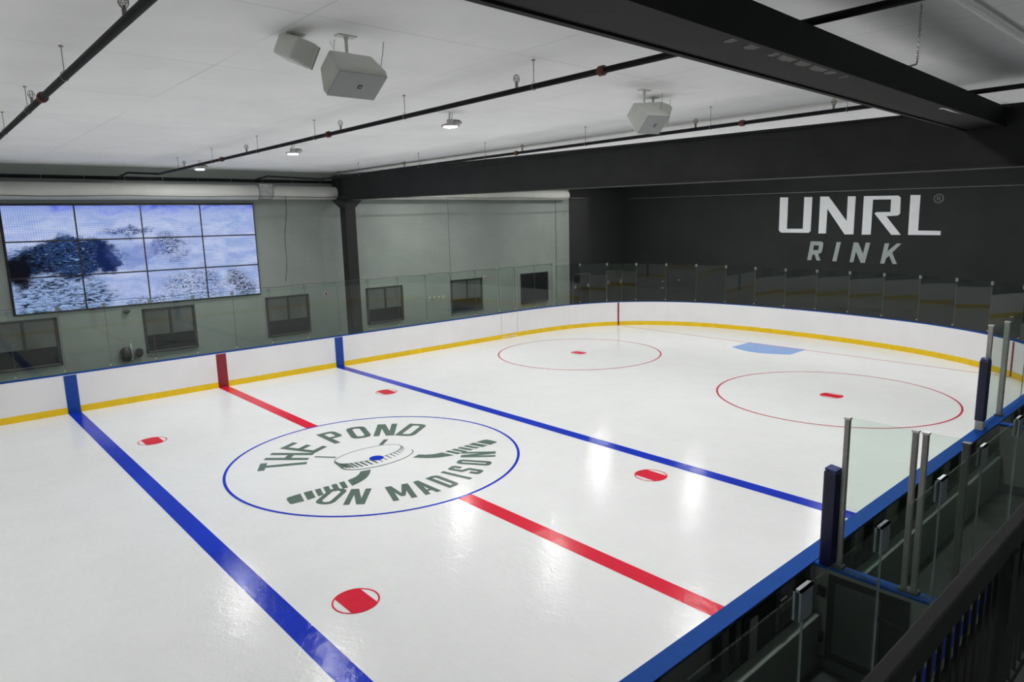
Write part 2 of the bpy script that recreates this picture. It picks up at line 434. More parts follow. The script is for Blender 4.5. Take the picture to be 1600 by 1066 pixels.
for sx in (1, -1):
    o = up_faces(ice_poly('goal_line', [(sx*(goal_x(.95)-.025), .95), (sx*(goal_x(.95)+.025), .95), (sx*(goal_x(17.05)+.025), 17.05), (sx*(goal_x(17.05)-.025), 17.05)], M['ice_thinred'])); label_part(o, 'thin red goal line')
    cr = [(17.1, 7.9), (15.86, 7.9)] + [(15.86-.42*math.sin(PI*i/14), 7.9+2.26*i/14) for i in range(1, 14)] + [(15.86, 10.16), (17.16, 10.16)]
    o = up_faces(ice_poly('goal_crease', [(sx*x, y) for x, y in cr], M['ice_crease'], .001)); label_part(o, 'light blue goal crease')
    for sy in (-1, 1):
        cx, cy = sx*11.28, YC+sy*4.62
        label_part(up_faces(flat_ring(MB(), cx, cy, 2.935, 2.985, .003).build('faceoff_circle', M['ice_thinred'], ice, fix=False)), 'thin red circle')
def dot(cx, cy, r=.31):
    mb = MB(); flat_ring(mb, cx, cy, r-.022, r, .0045, 48)
    w = r*.62; pts = []
    for i in range(-9, 10):
        a = math.asin(max(-1, min(1, w/r))); t = PI/2 + a*i/9; pts.append((cx+r*math.cos(t)*.98, cy+r*math.sin(t)*.98))
    for i in range(-9, 10):
        a = math.asin(w/r); t = -PI/2 + a*i/9; pts.append((cx+r*math.cos(t)*.98, cy+r*math.sin(t)*.98))
    mb.poly(pts, onice(.003))
    return up_faces(mb.build('faceoff_dot', M['ice_red'], ice, fix=False))
for sx in (-1, 1):
    for sy in (-1, 1):
        dot(sx*3.15, YC+sy*4.75)
        dot(sx*11.28, YC+sy*4.62, .29)

# centre logo: letters set on an arc, puck with hatching, two sticks
def seg(a, b, t):
    ax, ay = a; bx, by = b; dx, dy = bx-ax, by-ay; l = math.hypot(dx, dy) or 1
    nx, ny = -dy/l*t/2, dx/l*t/2
    return [(ax+nx, ay+ny), (ax-nx, ay-ny), (bx-nx, by-ny), (bx+nx, by+ny)]
def glyph(ch, w, h, t):
    """polygons of a block capital, origin at the middle of its baseline"""
    L, R_ = -w/2, w/2; q = t/2; P = []
    box = lambda x0, x1, y0, y1: [(x0, y0), (x1, y0), (x1, y1), (x0, y1)]
    if ch == 'T': P = [box(L, R_, h-t, h), box(-q, q, 0, h-t)]
    elif ch == 'H': P = [box(L, L+t, 0, h), box(R_-t, R_, 0, h), box(L+t, R_-t, h/2-q, h/2+q)]
    elif ch == 'E': P = [box(L, L+t, 0, h), box(L+t, R_, h-t, h), box(L+t, R_-.04, h/2-q, h/2+q), box(L+t, R_, 0, t)]
    elif ch == 'I': P = [box(-q, q, 0, h)]
    elif ch == 'N': P = [box(L, L+t, 0, h), box(R_-t, R_, 0, h), [(L+t*.3, h), (L+t*1.35, h), (R_-t*.3, 0), (R_-t*1.35, 0)]]
    elif ch == 'M': P = [box(L, L+t, 0, h), box(R_-t, R_, 0, h), [(L, h), (L+t*1.1, h), (q*.7, h*.22), (-q*.7, h*.22)], [(R_, h), (R_-t*1.1, h), (-q*.7, h*.22), (q*.7, h*.22)]]
    elif ch == 'A': P = [[(L, 0), (L+t*1.05, 0), (q, h), (-q*1.1, h)], [(R_, 0), (R_-t*1.05, 0), (-q, h), (q*1.1, h)], box(-w*.24, w*.24, h*.2, h*.2+t*.8)]
    elif ch in 'OPDS':
        c = min(w*.36, .15)
        def ringseg(x0, x1, y0, y1, cl, cr):
            o = [(x0+cl, y0), (x1-cr, y0), (x1-cr*.3, y0+cr*.3), (x1, y0+cr), (x1, y1-cr), (x1-cr*.3, y1-cr*.3), (x1-cr, y1), (x0+cl, y1), (x0+cl*.3, y1-cl*.3), (x0, y1-cl), (x0, y0+cl), (x0+cl*.3, y0+cl*.3)]
            ci, cj = max(cl-t*.6, 0.0), max(cr-t*.6, 0.0); a0, a1, b0, b1 = x0+t, x1-t, y0+t, y1-t
            i_ = [(a0+ci, b0), (a1-cj, b0), (a1-cj*.3, b0+cj*.3), (a1, b0+cj), (a1, b1-cj), (a1-cj*.3, b1-cj*.3), (a1-cj, b1), (a0+ci, b1), (a0+ci*.3, b1-ci*.3), (a0, b1-ci), (a0, b0+ci), (a0+ci*.3, b0+ci*.3)]
            return [[o[k], o[(k+1) % 12], i_[(k+1) % 12], i_[k]] for k in range(12)]
        if ch == 'O': P = ringseg(L, R_, 0, h, c, c)
        if ch == 'D': P = ringseg(L, R_, 0, h, 0.0, c)
        if ch == 'P': P = ringseg(L, R_, h*.42, h, 0.0, c*.8) + [box(L, L+t, 0, h*.42+t*.5)]
        if ch == 'S':
            pth = [(R_-q, h*.72), (R_-q, h-c*.8), (R_-c*.8, h-q), (L+c*.8, h-q), (L+q, h-c*.8), (L+q, h*.66), (L+c*.5, h*.55), (R_-c*.5, h*.45), (R_-q, h*.34), (R_-q, c*.8), (R_-c*.8, q), (L+c*.8, q), (L+q, c*.8), (L+q, h*.28)]
            for a, b in zip(pth, pth[1:]):
                d = math.hypot(b[0]-a[0], b[1]-a[1]); e = t*.22/d
                P.append(seg((a[0]-(b[0]-a[0])*e, a[1]-(b[1]-a[1])*e), (b[0]+(b[0]-a[0])*e, b[1]+(b[1]-a[1])*e), t))
    return P
logo = empty('centre_logo'); logo.parent = ice; label_part(logo, 'grey-green THE POND ON MADISON lettering with puck and two sticks')
zc = [0.0020]
def letter(ch, ang, r_base, h, w, t, top):
    a = math.radians(ang); er = Vector((math.cos(a), math.sin(a)))
    u_ = er if top else -er; r_ = Vector((u_.y, -u_.x))
    c = Vector((0, YC)) + er*r_base; mb = MB(); z = .0022
    for k, pl in enumerate(glyph(ch, w, h, t)):
        mb.poly(pl, lambda x, y, q: (c.x+r_.x*x+u_.x*y, c.y+r_.y*x+u_.y*y, z + k*.00006))
    o = mb.build('letter', M['ice_green'], logo, fix=False); up_faces(o); return o
for ch, a, w in (('T', 150.5, .46), ('H', 134.3, .45), ('E', 116.5, .46), ('P', 90.2, .44), ('O', 72.3, .46), ('N', 53, .48), ('D', 34, .47)):
    letter(ch, a, 1.43, .95, w, .14, True)
for ch, a, w in (('O', -143, .36), ('N', -130, .38), ('M', -109.3, .44), ('A', -97, .33), ('D', -86, .27), ('I', -75.9, .09), ('S', -67.3, .25), ('O', -55.6, .26), ('N', -42.3, .35)):
    letter(ch, a, 2.515, .73, w, .10 if ch not in 'NM' else .11, False)
# puck drawing
pk = MB()
def ell(cx, cy, a, b, t): return (cx+a*math.cos(t), YC+cy+b*math.sin(t))
def ell_line(mb, cx, cy, a, b, t0, t1, w, z, n=60):
    o = len(mb.v)
    for i in range(n+1):
        t = t0+(t1-t0)*i/n
        ww = w(i/n) if callable(w) else w
        for s_ in (-.5, .5):
            x, y = ell(cx, cy, a+s_*ww, b+s_*ww, t); mb.v.append((x, y, z))
    for i in range(n): mb.f.append((o+2*i, o+2*i+1, o+2*i+3, o+2*i+2))
ell_line(pk, -.03, .28, .78, .38, 0, 2*PI, .022, .0024)
ell_line(pk, -.05, -.14, .82, .42, PI*1.0, PI*2.0, lambda q: .05-.03*q, .0024)
pk.poly([(-.83, YC+.34), (-.77, YC+.34), (-.78, YC-.06), (-.90, YC-.16)], onice(.0023))
for i in range(19):
    t = PI*1.03 + PI*.90*i/18
    x, y = ell(-.03, .28, .78, .38, t); ln = .36*(1-(i/18)**1.5*.72)
    wd = .024*(1-i/18*.35) + (.010 if i < 9 else 0)
    pk.poly([(x-wd, y), (x+wd, y), (x+wd*.6, y-ln), (x-wd*.6, y-ln)], onice(.0022))
up_faces(pk.build('puck_drawing', M['ice_green'], logo, fix=False))
for pts in ([(.72, .90), (.80, .84), (.50, .58), (.42, .64)], [(-.98, .93), (-.92, .97), (-.62, .60), (-.68, .56)]):
    up_faces(ice_poly('tick_mark', [(x, YC+y) for x, y in pts], M['ice_green'], .0022, logo))
up_faces(ice_poly('centre_dot', ring_pts(-.06, YC-.08, .15, 40), M['ice_blue'], .0045, logo))
# sticks: shaft-end stripes and a curved blade each
def stick(s_):
    mb = MB(); X = lambda x: s_*x
    # blade
    top = [(-.50, -.60), (-.62, -.56), (-.70, -.54), (-.80, -.66), (-.92, -.74), (-1.06, -.78), (-1.12, -.79)]
    bot = [(-1.20, -1.12), (-1.06, -1.08), (-.92, -1.02), (-.80, -.95), (-.68, -.84), (-.58, -.72)]
    mb.poly([(X(x), YC+y) for x, y in top+bot], onice(.0021))
    x = 1.16
    for k in range(4):      # narrow tape stripes
        mb.poly([(X(-a), YC+b) for a, b in ((x+.03, -.79), (x+.14, -.785), (x+.24, -1.13), (x+.13, -1.125))], onice(.0021)); x += .165
    mb.poly([(X(-a), YC+b) for a, b in ((x+.03, -.775), (x+.19, -.765), (x+.29, -1.15), (x+.13, -1.14))], onice(.0021)); x += .22
    mb.poly([(X(-a), YC+b) for a, b in ((x+.03, -.765), (x+.24, -.77), (x+.31, -.80), (x+.34, -.88), (x+.37, -1.06), (x+.36, -1.12), (x+.13, -1.15))], onice(.0021))
    return up_faces(mb.build('hockey_stick_drawing', M['ice_green'], logo, fix=False))
stick(1); stick(-1)

# ------------------------------------------------------------------ boards
boards = empty('rink_boards')
tag(boards, 'white rink boards with yellow kick plate and blue cap ringing the ice', 'rink boards')
band(MB(), 0.0, 0.012, 0.17, 1.066).build('board_facing', M['board'], boards)
band(MB(), -0.006, 0.014, 0.0, 0.18).build('kick_plate', M['yellow'], boards)
band(MB(), -0.004, 0.19, 1.066, 1.08).build('cap_rail', M['cap_blue'], boards)
# backing sheets and steel posts behind the facing
band(MB(), 0.012, 0.030, -0.10, 1.045).build('backing_sheet', M['back_panel'], boards)
fr = MB(); band(fr, 0.05, 0.14, 0.985, 1.043); band(fr, 0.03, 0.15, 0.50, 0.54); band(fr, 0.03, 0.16, -0.12, -0.06)
fr.build('frame_rail', M['steel_frame'], boards)
for i in range(0, NP, 2):
    x, y = OUT[i]; nx, ny = NRM[i]
    if y < 0.2 and -6 < x < 8: continue
    MB().bar((x+nx*.09, y+ny*.09, -.12), (x+nx*.09, y+ny*.09, .985), .06, .06).build('frame_post', M['steel_frame'], boards)
for x, w in ((-5.4, .1), (-4.5, .1), (-3.6, .1), (-2.75, .12), (-1.66, .12), (-1.42, .10), (-.66, .14), (.02, .12), (.72, .25), (1.22, .10), (2.05, .42), (3.1, .10), (3.55, .28), (4.5, .12), (5.4, .28), (6.2, .1)):
    MB().box(x-w/2, x+w/2, -.14, -.032, -.1, 1.04).build('bench_side_post', M['steel_frame'], boards)
MB().box(-6, .02, -.30, -.16, -.12, .50).build('bench_step', M['back_panel'], boards, bevel=.01)
MB().box(.16, 7.2, -.30, -.16, -.12, .50).build('bench_step', M['back_panel'], boards, bevel=.01)
for sx, nm, mt in ((-XB, 'blue_line_mark', 'mark_blue'), (0, 'centre_line_mark', 'mark_red'), (XB, 'blue_line_mark', 'mark_blue')):
    for y0, y1 in ((W-.009, W+.003), (-.003, .009)):
        MB().box(sx-.15, sx+.15, y0, y1, .0, 1.047).build(nm, M[mt], boards)
def path_at_x(x, far, sgn=1):
    best = None
    for i in range(NP):
        a = OUT[i]; b = OUT[(i+1) % NP]
        if (a[0]-x)*(b[0]-x) <= 0 and a[0] != b[0]:
            t = (x-a[0])/(b[0]-a[0]); y = a[1]+(b[1]-a[1])*t
            if (y > YC) == far: best = (x, y, NRM[i])
    return best
for x in (17.36, -17.36, 16.78, -16.78):
    far = abs(x) > 17
    q = path_at_x(x, far)
    if q:
        nx, ny = q[2]; tx, ty = -ny, nx; c0 = (q[0]-nx*.008, q[1]-ny*.008)
        MB().bar((c0[0]-tx*.035, c0[1]-ty*.035, .535), (c0[0]+tx*.035, c0[1]+ty*.035, .535), .012, 1.03).build('goal_line_mark', M['mark_red'], boards)
MB().box(11.44, 12.26, W-.010, W-.0065, .055, .085).build('gate_threshold', M['board'], boards)
for gx in (11.40, 12.30): MB().box(gx-.004, gx+.004, W-.004, W+.002, .18, 1.045).build('gate_seam', M['back_panel'], boards)
# a bench gate in the near boards
g = MB().box(-1.36, -.72, -.16, -.142, .06, .98).build('bench_gate', M['black_steel'], boards)
MB().box(-1.26, -1.12, -.175, -.161, .12, .92).build('gate_strip', M['back_panel'], g)
for z in (.36, .84): MB().box(-.74, -.60, -.22, -.162, z, z+.10).build('hinge', M['steel_frame'], g, bevel=.01)

# ------------------------------------------------------------------ glass on the boards
def dist_param():
    s = [0.0]
    for i in range(1, NP): s.append(s[-1]+math.dist(OUT[i], OUT[i-1]))
    return s
SP = dist_param()
def at_s(s, d=.09):
    s %= SP[-1]+math.dist(OUT[-1], OUT[0])
    for i in range(NP):
        s1 = SP[i+1] if i+1 < NP else SP[-1]+math.dist(OUT[-1], OUT[0])
        if SP[i] <= s <= s1:
            t = (s-SP[i])/(s1-SP[i]); j = (i+1) % NP
            nx = NRM[i][0]*(1-t)+NRM[j][0]*t; ny = NRM[i][1]*(1-t)+NRM[j][1]*t; l = math.hypot(nx, ny); nx /= l; ny /= l
            return (OUT[i][0]*(1-t)+OUT[j][0]*t+nx*d, OUT[i][1]*(1-t)+OUT[j][1]*t+ny*d)
TAG_N = [0]
def glass_panel(a, b, z0, z1, label, cat='glass', group=None, mat='glass', clip=True, th=.012, name='rink_glass'):
    ax, ay = a; bx, by = b; d = Vector((bx-ax, by-ay, 0)); L = d.length; d.normalize(); n = Vector((-d.y, d.x, 0))
    root = empty(name, ((ax+bx)/2, (ay+by)/2, z0)); tag(root, label, cat, group)
    A = Vector((ax, ay, 0))+d*.004; B = Vector((bx, by, 0))-d*.004; zm = (z0+z1)/2
    local(root, MB().bar((A.x, A.y, zm), (B.x, B.y, zm), th, z1-z0)).build('pane', M[mat], root)
    if clip:
        cc = MB(); hz = .10
        for s_ in (-1, 1):
            o = n*s_*(th/2+.006)
            cc.bar((B.x+o.x-d.x*.045, B.y+o.y-d.y*.045, z1-hz/2), (B.x+o.x+d.x*.045, B.y+o.y+d.y*.045, z1-hz/2), .007, hz)
        cc.bar((B.x-d.x*.045, B.y-d.y*.045, z1+.006), (B.x+d.x*.045, B.y+d.y*.045, z1+.006), th+.026, .010)
        local(root, cc).build('clip', M['far_clip'], root)
        sm = MB().bar((B.x+d.x*.004, B.y+d.y*.004, z0), (B.x+d.x*.004, B.y+d.y*.004, z1-.1), .012, .006)
        local(root, sm).build('edge_seam', M['steel_frame'], root)
        bt = MB()
        bt.bar((B.x-d.x*.03-n.x*.02, B.y-d.y*.03-n.y*.02, z0+.09), (B.x+d.x*.0-n.x*.02, B.y+d.y*.0-n.y*.02, z0+.09), .02, .03)
        local(root, bt).build('base_bolt', M['bolt'], root)
    return root
far_x = [-9.9, -8.7, -7.5, -6.3, -5.12, -4.03, -2.94, -1.78, -.61, .55, 1.71, 2.92, 4.10, 5.28, 6.52, 7.74, 8.91, 10.15, 11.39, 12.28, 13.43, 14.5]
ordn = ['leftmost in the photo', 'second from the left edge', 'third from the left edge']
desc = {  # what stands behind or beneath each far panel
 4: 'in front of the half-hidden leftmost window', 5: 'just right of the leftmost window, above the left blue mark', 6: 'before the bracket with two dark pads', 7: 'covering the left part of the window under the screens',
 8: 'covering the right part of the window under the screens', 9: 'above the red centre-line mark', 10: 'below the last column of screens', 11: 'over the left half of the window left of the column',
 12: 'over the right half of the window left of the column', 13: 'standing before the black column', 14: 'over the left half of the window right of the column', 15: 'just right of the first window past the column',
 16: 'in front of the row of white outlets', 17: 'over the left of the window with an alarm beside it', 18: 'over the right side of the window with an alarm beside it', 19: 'narrow, between the two pairs of metal posts', 20: 'before the plain black window', 21: 'next to the black paint edge on the far wall'}
for i in range(len(far_x)-1):
    lab = 'far boards glass ' + desc.get(i, 'panel beyond the left edge of the photo')
    hz = 2.86 + .005*i
    glass_panel((far_x[i], W+.09), (far_x[i+1], W+.09), 1.08, hz, lab, group='glass panels along the far side boards')
# round the end
s0 = 14.5 - 9.0
endw = ['before the strip where grey wall turns black', 'first in front of the black painted wall', 'in front of the left black door', 'beside the left door handle', 'over the right black door', 'right of the black doors', 'left of the goal line mark above the curve', 'above the thin red mark on the boards', 'behind the far left faceoff circle', 'left of the light blue crease', 'behind the light blue crease, below the first sign letter', 'below the letters of the second sign line', 'below the right end of the sign', 'just right of the sign', 'two panels right of the sign', 'starting the near right curve', 'in the near right curve behind the navy pad', 'in the near right curve at the photo edge', 'beyond the right edge of the photo', 'beyond the right edge of the photo', 'beyond the right edge of the photo', 'beyond the right edge of the photo']
s_near_end = None
total_arc = SP[len(arc)-1]
s_stop = total_arc + (9.0-7.9)
nseg = 22; step = (s_stop-s0)/nseg
for k in range(nseg):
    a = at_s(s0+k*step); b = at_s(s0+(k+1)*step)
    if k == 0: a = (14.5, a[1])
    t = (k+.5)/nseg
    hz = 2.90 - .22*min(1, t*3.2) if t < .75 else 2.68 + .25*(t-.75)*4
    glass_panel(a, b, 1.08, hz, 'end glass panel ' + endw[k], group='glass panels round the goal end')
# metal post pairs on the far side
def glass_post(x, y, z0, z1, label, w=.05, group=None, mat='alu'):
    r = empty('glass_post', (x, y, z0)); tag(r, label, 'post', group)
    local(r, MB().box(x-w/2, x+w/2, y-w/2, y+w/2, z0, z1)).build('post_body', M[mat], r, bevel=.005)
    local(r, MB().box(x-w/2-.006, x+w/2+.006, y-w/2-.006, y+w/2+.006, z1, z1+.02)).build('post_cap', M['bolt' if mat == 'alu' else mat], r)
    local(r, MB().box(x-w/2-.03, x+w/2+.03, y-w/2-.02, y+w/2+.02, z0-.001, z0+.02)).build('base_plate', M['steel_frame'], r)
    return r
for x, tx in ((11.34, 'far-side metal glass post, left one of the left pair'), (11.46, 'far-side metal glass post, right one of the left pair'), (12.24, 'far-side metal glass post, left one of the right pair'), (12.36, 'far-side metal glass post, right one of the right pair')):
    glass_post(x, W+.145, 1.08, 2.93, tx, .035, 'slim metal posts on the far boards')

# glass at the near side past the benches, padded ends
def pad(x, y, z0, z1, label, w=.15, d=.15, base=False):
    r = empty('padded_post', (x, y, z0)); tag(r, label, 'padding')
    local(r, MB().box(x-w/2, x+w/2, y-d/2, y+d/2, z0, z1)).build('pad_cover', M['navy'], r, bevel=.02)
    tp = MB()
    for k in range(3):
        tp.bar((x-w*.35+k*w*.33, y-d*.42, z1+.008), (x-w*.28+k*w*.33, y+d*.42, z1+.022), w*.32, .03)
    local(r, tp).build('wrinkled_top', M['navy_top'], r, bevel=.008)
    if base:
        local(r, MB().box(x-w*.4, x+w*.4, y-d*.4, y+d*.4, 1.08, z0)).build('metal_foot', M['alu'], r)
    return r
pad(.07, -.33, 1.085, 2.16, 'tall navy vinyl pad on the divider between the near benches')
pad(6.62, -.06, 1.24, 2.31, 'navy vinyl pad capping the glass end at the far bench', base=True)
glass_post(.09, -.44, 1.09, 2.74, 'metal glass post directly behind the nearer navy pad', .05)
glass_post(.09, -1.08, 1.09, 2.74, 'metal glass post, left of the two close posts on the bench divider', .05)
glass_post(.09, -1.17, 1.09, 2.74, 'metal glass post, right of the two close posts on the bench divider', .05)
glass_post(6.76, -.06, 1.08, 2.88, 'metal glass post rising behind the farther navy pad', .07)
glass_post(7.82, -.06, 1.08, 2.82, 'metal glass post between two panes right of the farther navy pad', .08)
glass_panel((.09, -.46), (.09, -1.05), 1.09, 2.76, 'clear glass pane between the nearer pad and the close posts', mat='bench_glass', clip=False)
glass_panel((.09, -1.20), (.09, -1.50), 1.09, 2.76, 'clear glass pane on the divider right of the close posts', mat='bench_glass', clip=False)
glass_panel((6.80, -.06), (7.77, -.06), 1.08, 2.80, 'clear glass pane right of the farther navy pad', mat='bench_glass', clip=False)

# ------------------------------------------------------------------ benches behind the near boards
def divider(x, y0, y1, label, gate=True, cat='partition'):
    r = empty('bench_divider', (x, y0, -.12)); tag(r, label, cat)
    local(r, MB().box(x-.03, x+.03, y1, y0, -.12, 1.045)).build('panel', M['back_panel'], r)
    local(r, MB().box(x-.07, x+.07, y1, y0, 1.046, 1.085)).build('cap', M['cap_blue'], r, bevel=.012)
    local(r, MB().box(x-.06, x-.031, y1, y0, -.12, -.02)).build('bottom_rail', M['steel_frame'], r)
    if gate:
        gt = local(r, MB().box(x-.055, x-.033, -1.16, -.36, .0, .99)).build('gate', M['black_steel'], r)
        local(r, MB().box(x-.068, x-.056, -.90, -.44, .10, .92)).build('gate_panel', M['steel_frame'], gt)
        for z in (.20, .74):
            h = MB()
            for k in range(3): h.bar((x-.08, -.34, z+k*.04), (x-.08, -.26, z+k*.045), .04, .025)
            local(r, h).build('hinge', M['black_steel'], gt)
        lt = MB().bar((x-.09, -1.30, .66), (x-.09, -.86, .72), .03, .05)
        local(r, lt).build('latch_bar', M['black_steel'], gt)
        local(r, MB().box(x-.13, x-.105, -1.22, -1.19, .58, .64)).build('latch_knob', M['bolt'], gt)
    return r
divider(.09, -.20, -1.50, 'pale bench divider with blue cap and a hinged gate beside the nearer navy pad')
divider(7.30, -.20, -.75, 'short pale partition with blue cap closing the far bench', False)
structure(MB().box(-7, 12, -1.70, -1.58, -.12, .95).build('wall_bench', M['black_wall']))
bx = [-9.36, -8.15, -6.94, -5.73, -4.52, -3.33, -2.14, -.91, .24, 1.5, 2.7, 3.9, 5.1, 6.3, 7.3]
bl = {4: 'cut by the bottom edge of the photo', 5: 'left of the gate on the divider', 6: 'in front of the divider gate', 7: 'in front of the nearer pad and close posts', 8: 'just past the grey post', 9: 'second past the grey post', 10: 'third past the grey post'}
for i in range(4, len(bx)-1):
    glass_panel((bx[i], -1.60), (bx[i+1], -1.60), .95, 2.68, 'frameless glass pane behind the bench, ' + bl.get(i, 'beyond the right edge of the photo'), group='frameless panes behind the near benches', mat='bench_glass', clip=False, th=.012)
    if i < 13:
        x = bx[i+1]
        r = empty('glass_clip', (x, -1.60, 2.5)); tag(r, 'clear U-shaped clip on the bench glass seam ' + {4: 'nearest the camera', 5: 'second from the camera', 6: 'third from the camera', 7: 'beside the grey post'}.get(i, 'beyond the photo edge'), 'clip', 'clips joining the bench glass')
        c = MB(); c.box(x-.075, x+.075, -1.625, -1.612, 2.50, 2.70); c.box(x-.075, x+.075, -1.588, -1.575, 2.50, 2.70); c.box(x-.075, x+.075, -1.625, -1.575, 2.684, 2.70)
        local(r, c).build('clip_body', M['clip'], r)
        local(r, MB().box(x-.003, x+.003, -1.607, -1.593, .95, 2.50)).build('seam_strip', M['clip'], r)
glass_post(.0, -1.53, -.1, 2.74, 'grey metal post standing at the bench glass right of the close pair', .055, None, 'dull_post')

# ------------------------------------------------------------------ mezzanine railing (near camera, lower right)
rail = empty('mezzanine_railing', (-4.8, -2.53, 2.25)); tag(rail, 'dark steel railing with close bars and flat top rail at the lower right', 'railing')
local(rail, MB().box(-5.6, 4.0, -2.56, -2.50, 3.22, 3.345)).build('top_rail', M['rail_black'], rail, bevel=.008)
local(rail, MB().box(-5.6, 4.0, -2.545, -2.515, 2.32, 2.37)).build('bottom_rail', M['rail_black'], rail)
x = -5.55
nb = 0
while x < 3.9 and nb < 90:
    local(rail, MB().box(x-.008, x+.008, -2.538, -2.522, 2.37, 3.24)).build('baluster', M['rail_black'], rail); x += .115; nb += 1
for x in (-5.3, -3.27, -1.25, .8, 2.9):
    local(rail, MB().box(x-.05, x+.05, -2.58, -2.48, 2.25, 3.24)).build('rail_post', M['rail_black'], rail)
for k, (x0, x1) in enumerate(((-4.75, -3.36), (-3.14, -1.4))):
    b = empty('railing_banner', ((x0+x1)/2, -2.50, 3.0)); tag(b, ['blue banner with pale lettering tied behind the railing, left of the post', 'blue banner behind the railing, right of the post'][k], 'banner', 'blue banners on the railing')
    local(b, MB().box(x0, x1, -2.496, -2.490, 2.98, 3.19)).build('cloth', M['banner'], b)
    lt = MB(); n = 9
    for i in range(n):
        xa = x0+.12+(x1-x0-.2)*i/n; lt.box(xa, xa+.09, -2.500, -2.4965, 3.065, 3.105)
    local(b, lt).build('lettering', M['banner_white'], b)
structure(MB().box(-14, 4.0, -8.9, -2.42, 2.0, 2.25).build('trim_2', M['black_wall']))
for i, (x, z) in enumerate(((-4.05, 3.36), (-3.72, 3.36), (-3.46, 3.36), (-3.30, 3.36))):
    pass

# ------------------------------------------------------------------ black beams, column
yb = empty('cross_beam', (4.9, 9, 5.38)); tag(yb, 'deep black steel beam crossing the hall above the column', 'beam')
b = MB()
def sloped(mb, x0, x1, y0, y1, z0, z1, k=.0145):
    o = len(mb.v); mb.box(x0, x1, y0, y1, z0, z1); mb.v[o:] = [(x, y, z+k*y) for x, y, z in mb.v[o:]]
sloped(b, 4.9, 5.36, -8.9, 19.5, 5.445, 5.485); sloped(b, 4.9, 5.36, -8.9, 19.5, 6.27, 6.31); sloped(b, 4.93, 5.33, -8.9, 19.5, 5.485, 6.27)
local(yb, b).build('beam_body', M['black_steel'], yb)
local(yb, MB().box(4.88, 5.38, 19.20, 19.62, 5.71, 6.58)).build('end_plate', M['black_steel'], yb)
col = empty('steel_column', (5.12, 19.05, -.12)); tag(col, 'black steel column with flared head in front of the far wall', 'column')
local(col, MB().box(4.92, 5.32, 18.86, 19.24, -.12, 5.50)).build('shaft', M['black_steel'], col)
hd = MB().poly([(4.92, 5.45), (5.32, 5.45), (5.60, 5.71), (4.64, 5.71)], lambda a, b_, t: (a, 18.84+t, b_), .42)
local(col, hd).build('flared_head', M['black_steel'], col)
xb = empty('ceiling_beam', (0, -.4, 6.0)); tag(xb, 'black beam with peeling underside running overhead at upper right', 'beam')
def skew(mb, k=.038): mb.v = [(x, y+k*x, z) for x, y, z in mb.v]; return mb
b = MB(); b.box(-16, 4.88, -.61, -.12, 6.0, 6.26); skew(b)
local(xb, b).build('beam_body', M['overhead_black'], xb)
b = MB(); b.box(-16, 4.88, -.64, -.60, 5.985, 6.02); b.box(-16, 4.88, -.14, -.09, 5.985, 6.02); skew(b)
local(xb, b).build('lower_lip', M['overhead_black'], xb)
pp = MB(); random.seed(3)
for x, w in ((-2.75, .10), (-2.5, .16), (-2.12, .10), (-2.0, .26), (-1.7, .22), (-1.45, .30), (-1.12, .14), (-.8, .06)):
    pp.poly([(x, -.575), (x+w*.3, -.595), (x+w*.95, -.565), (x+w, -.50), (x+w*.6, -.48), (x+w*.2, -.50)], lambda a, b_, t: (a, b_, 5.9985-t), .001)
local(xb, skew(pp)).build('peeled_patch', M['patch'], xb)
fl = MB().poly([(2.05, -.55), (2.12, -.50), (2.2, -.535), (2.5, -.53), (2.85, -.56), (2.5, -.56), (2.22, -.575)], lambda a, b_, t: (a, b_, 5.9985-t), .001)
skew(fl)
label_part(local(xb, fl).build('paint_fleck', M['paint_fleck'], xb), 'small white fleck shaped like a gull')

# chain hanging from the ceiling
ch = empty('hanging_chain', (1.37, -.70, 6.2)); tag(ch, 'thin metal chain hanging from the ceiling above the overhead beam', 'chain')
z = 6.70; k = 0; cx, cy = .17, -.82
ch.location = (cx, cy, 6.18)
def link(mb, c, rx, rz, w, rot):
    pts = []
    for i in range(12):
        a = 2*PI*i/12; x_, z_ = rx*math.cos(a), rz*math.sin(a)
        pts.append((c[0]+x_*math.cos(rot), c[1]+x_*math.sin(rot), c[2]+z_))
    mb.tube(pts, w, 6, closed=True)
while z > 6.20:
    mb = MB(); link(mb, (cx, cy, z-.012), .008, .016, .003, (k % 2)*PI/2+.4); local(ch, mb).build('chain_link', M['zinc'], ch, smooth=True); z -= .024; k += 1
hk = MB().tube([(cx, cy, 6.20), (cx+.04, cy+.02, 6.18), (cx+.15, cy+.08, 6.20), (cx+.28, cy+.16, 6.22), (cx+.33, cy+.20, 6.20)], .008, 8)
local(ch, hk).build('hook', M['zinc'], ch, smooth=True)

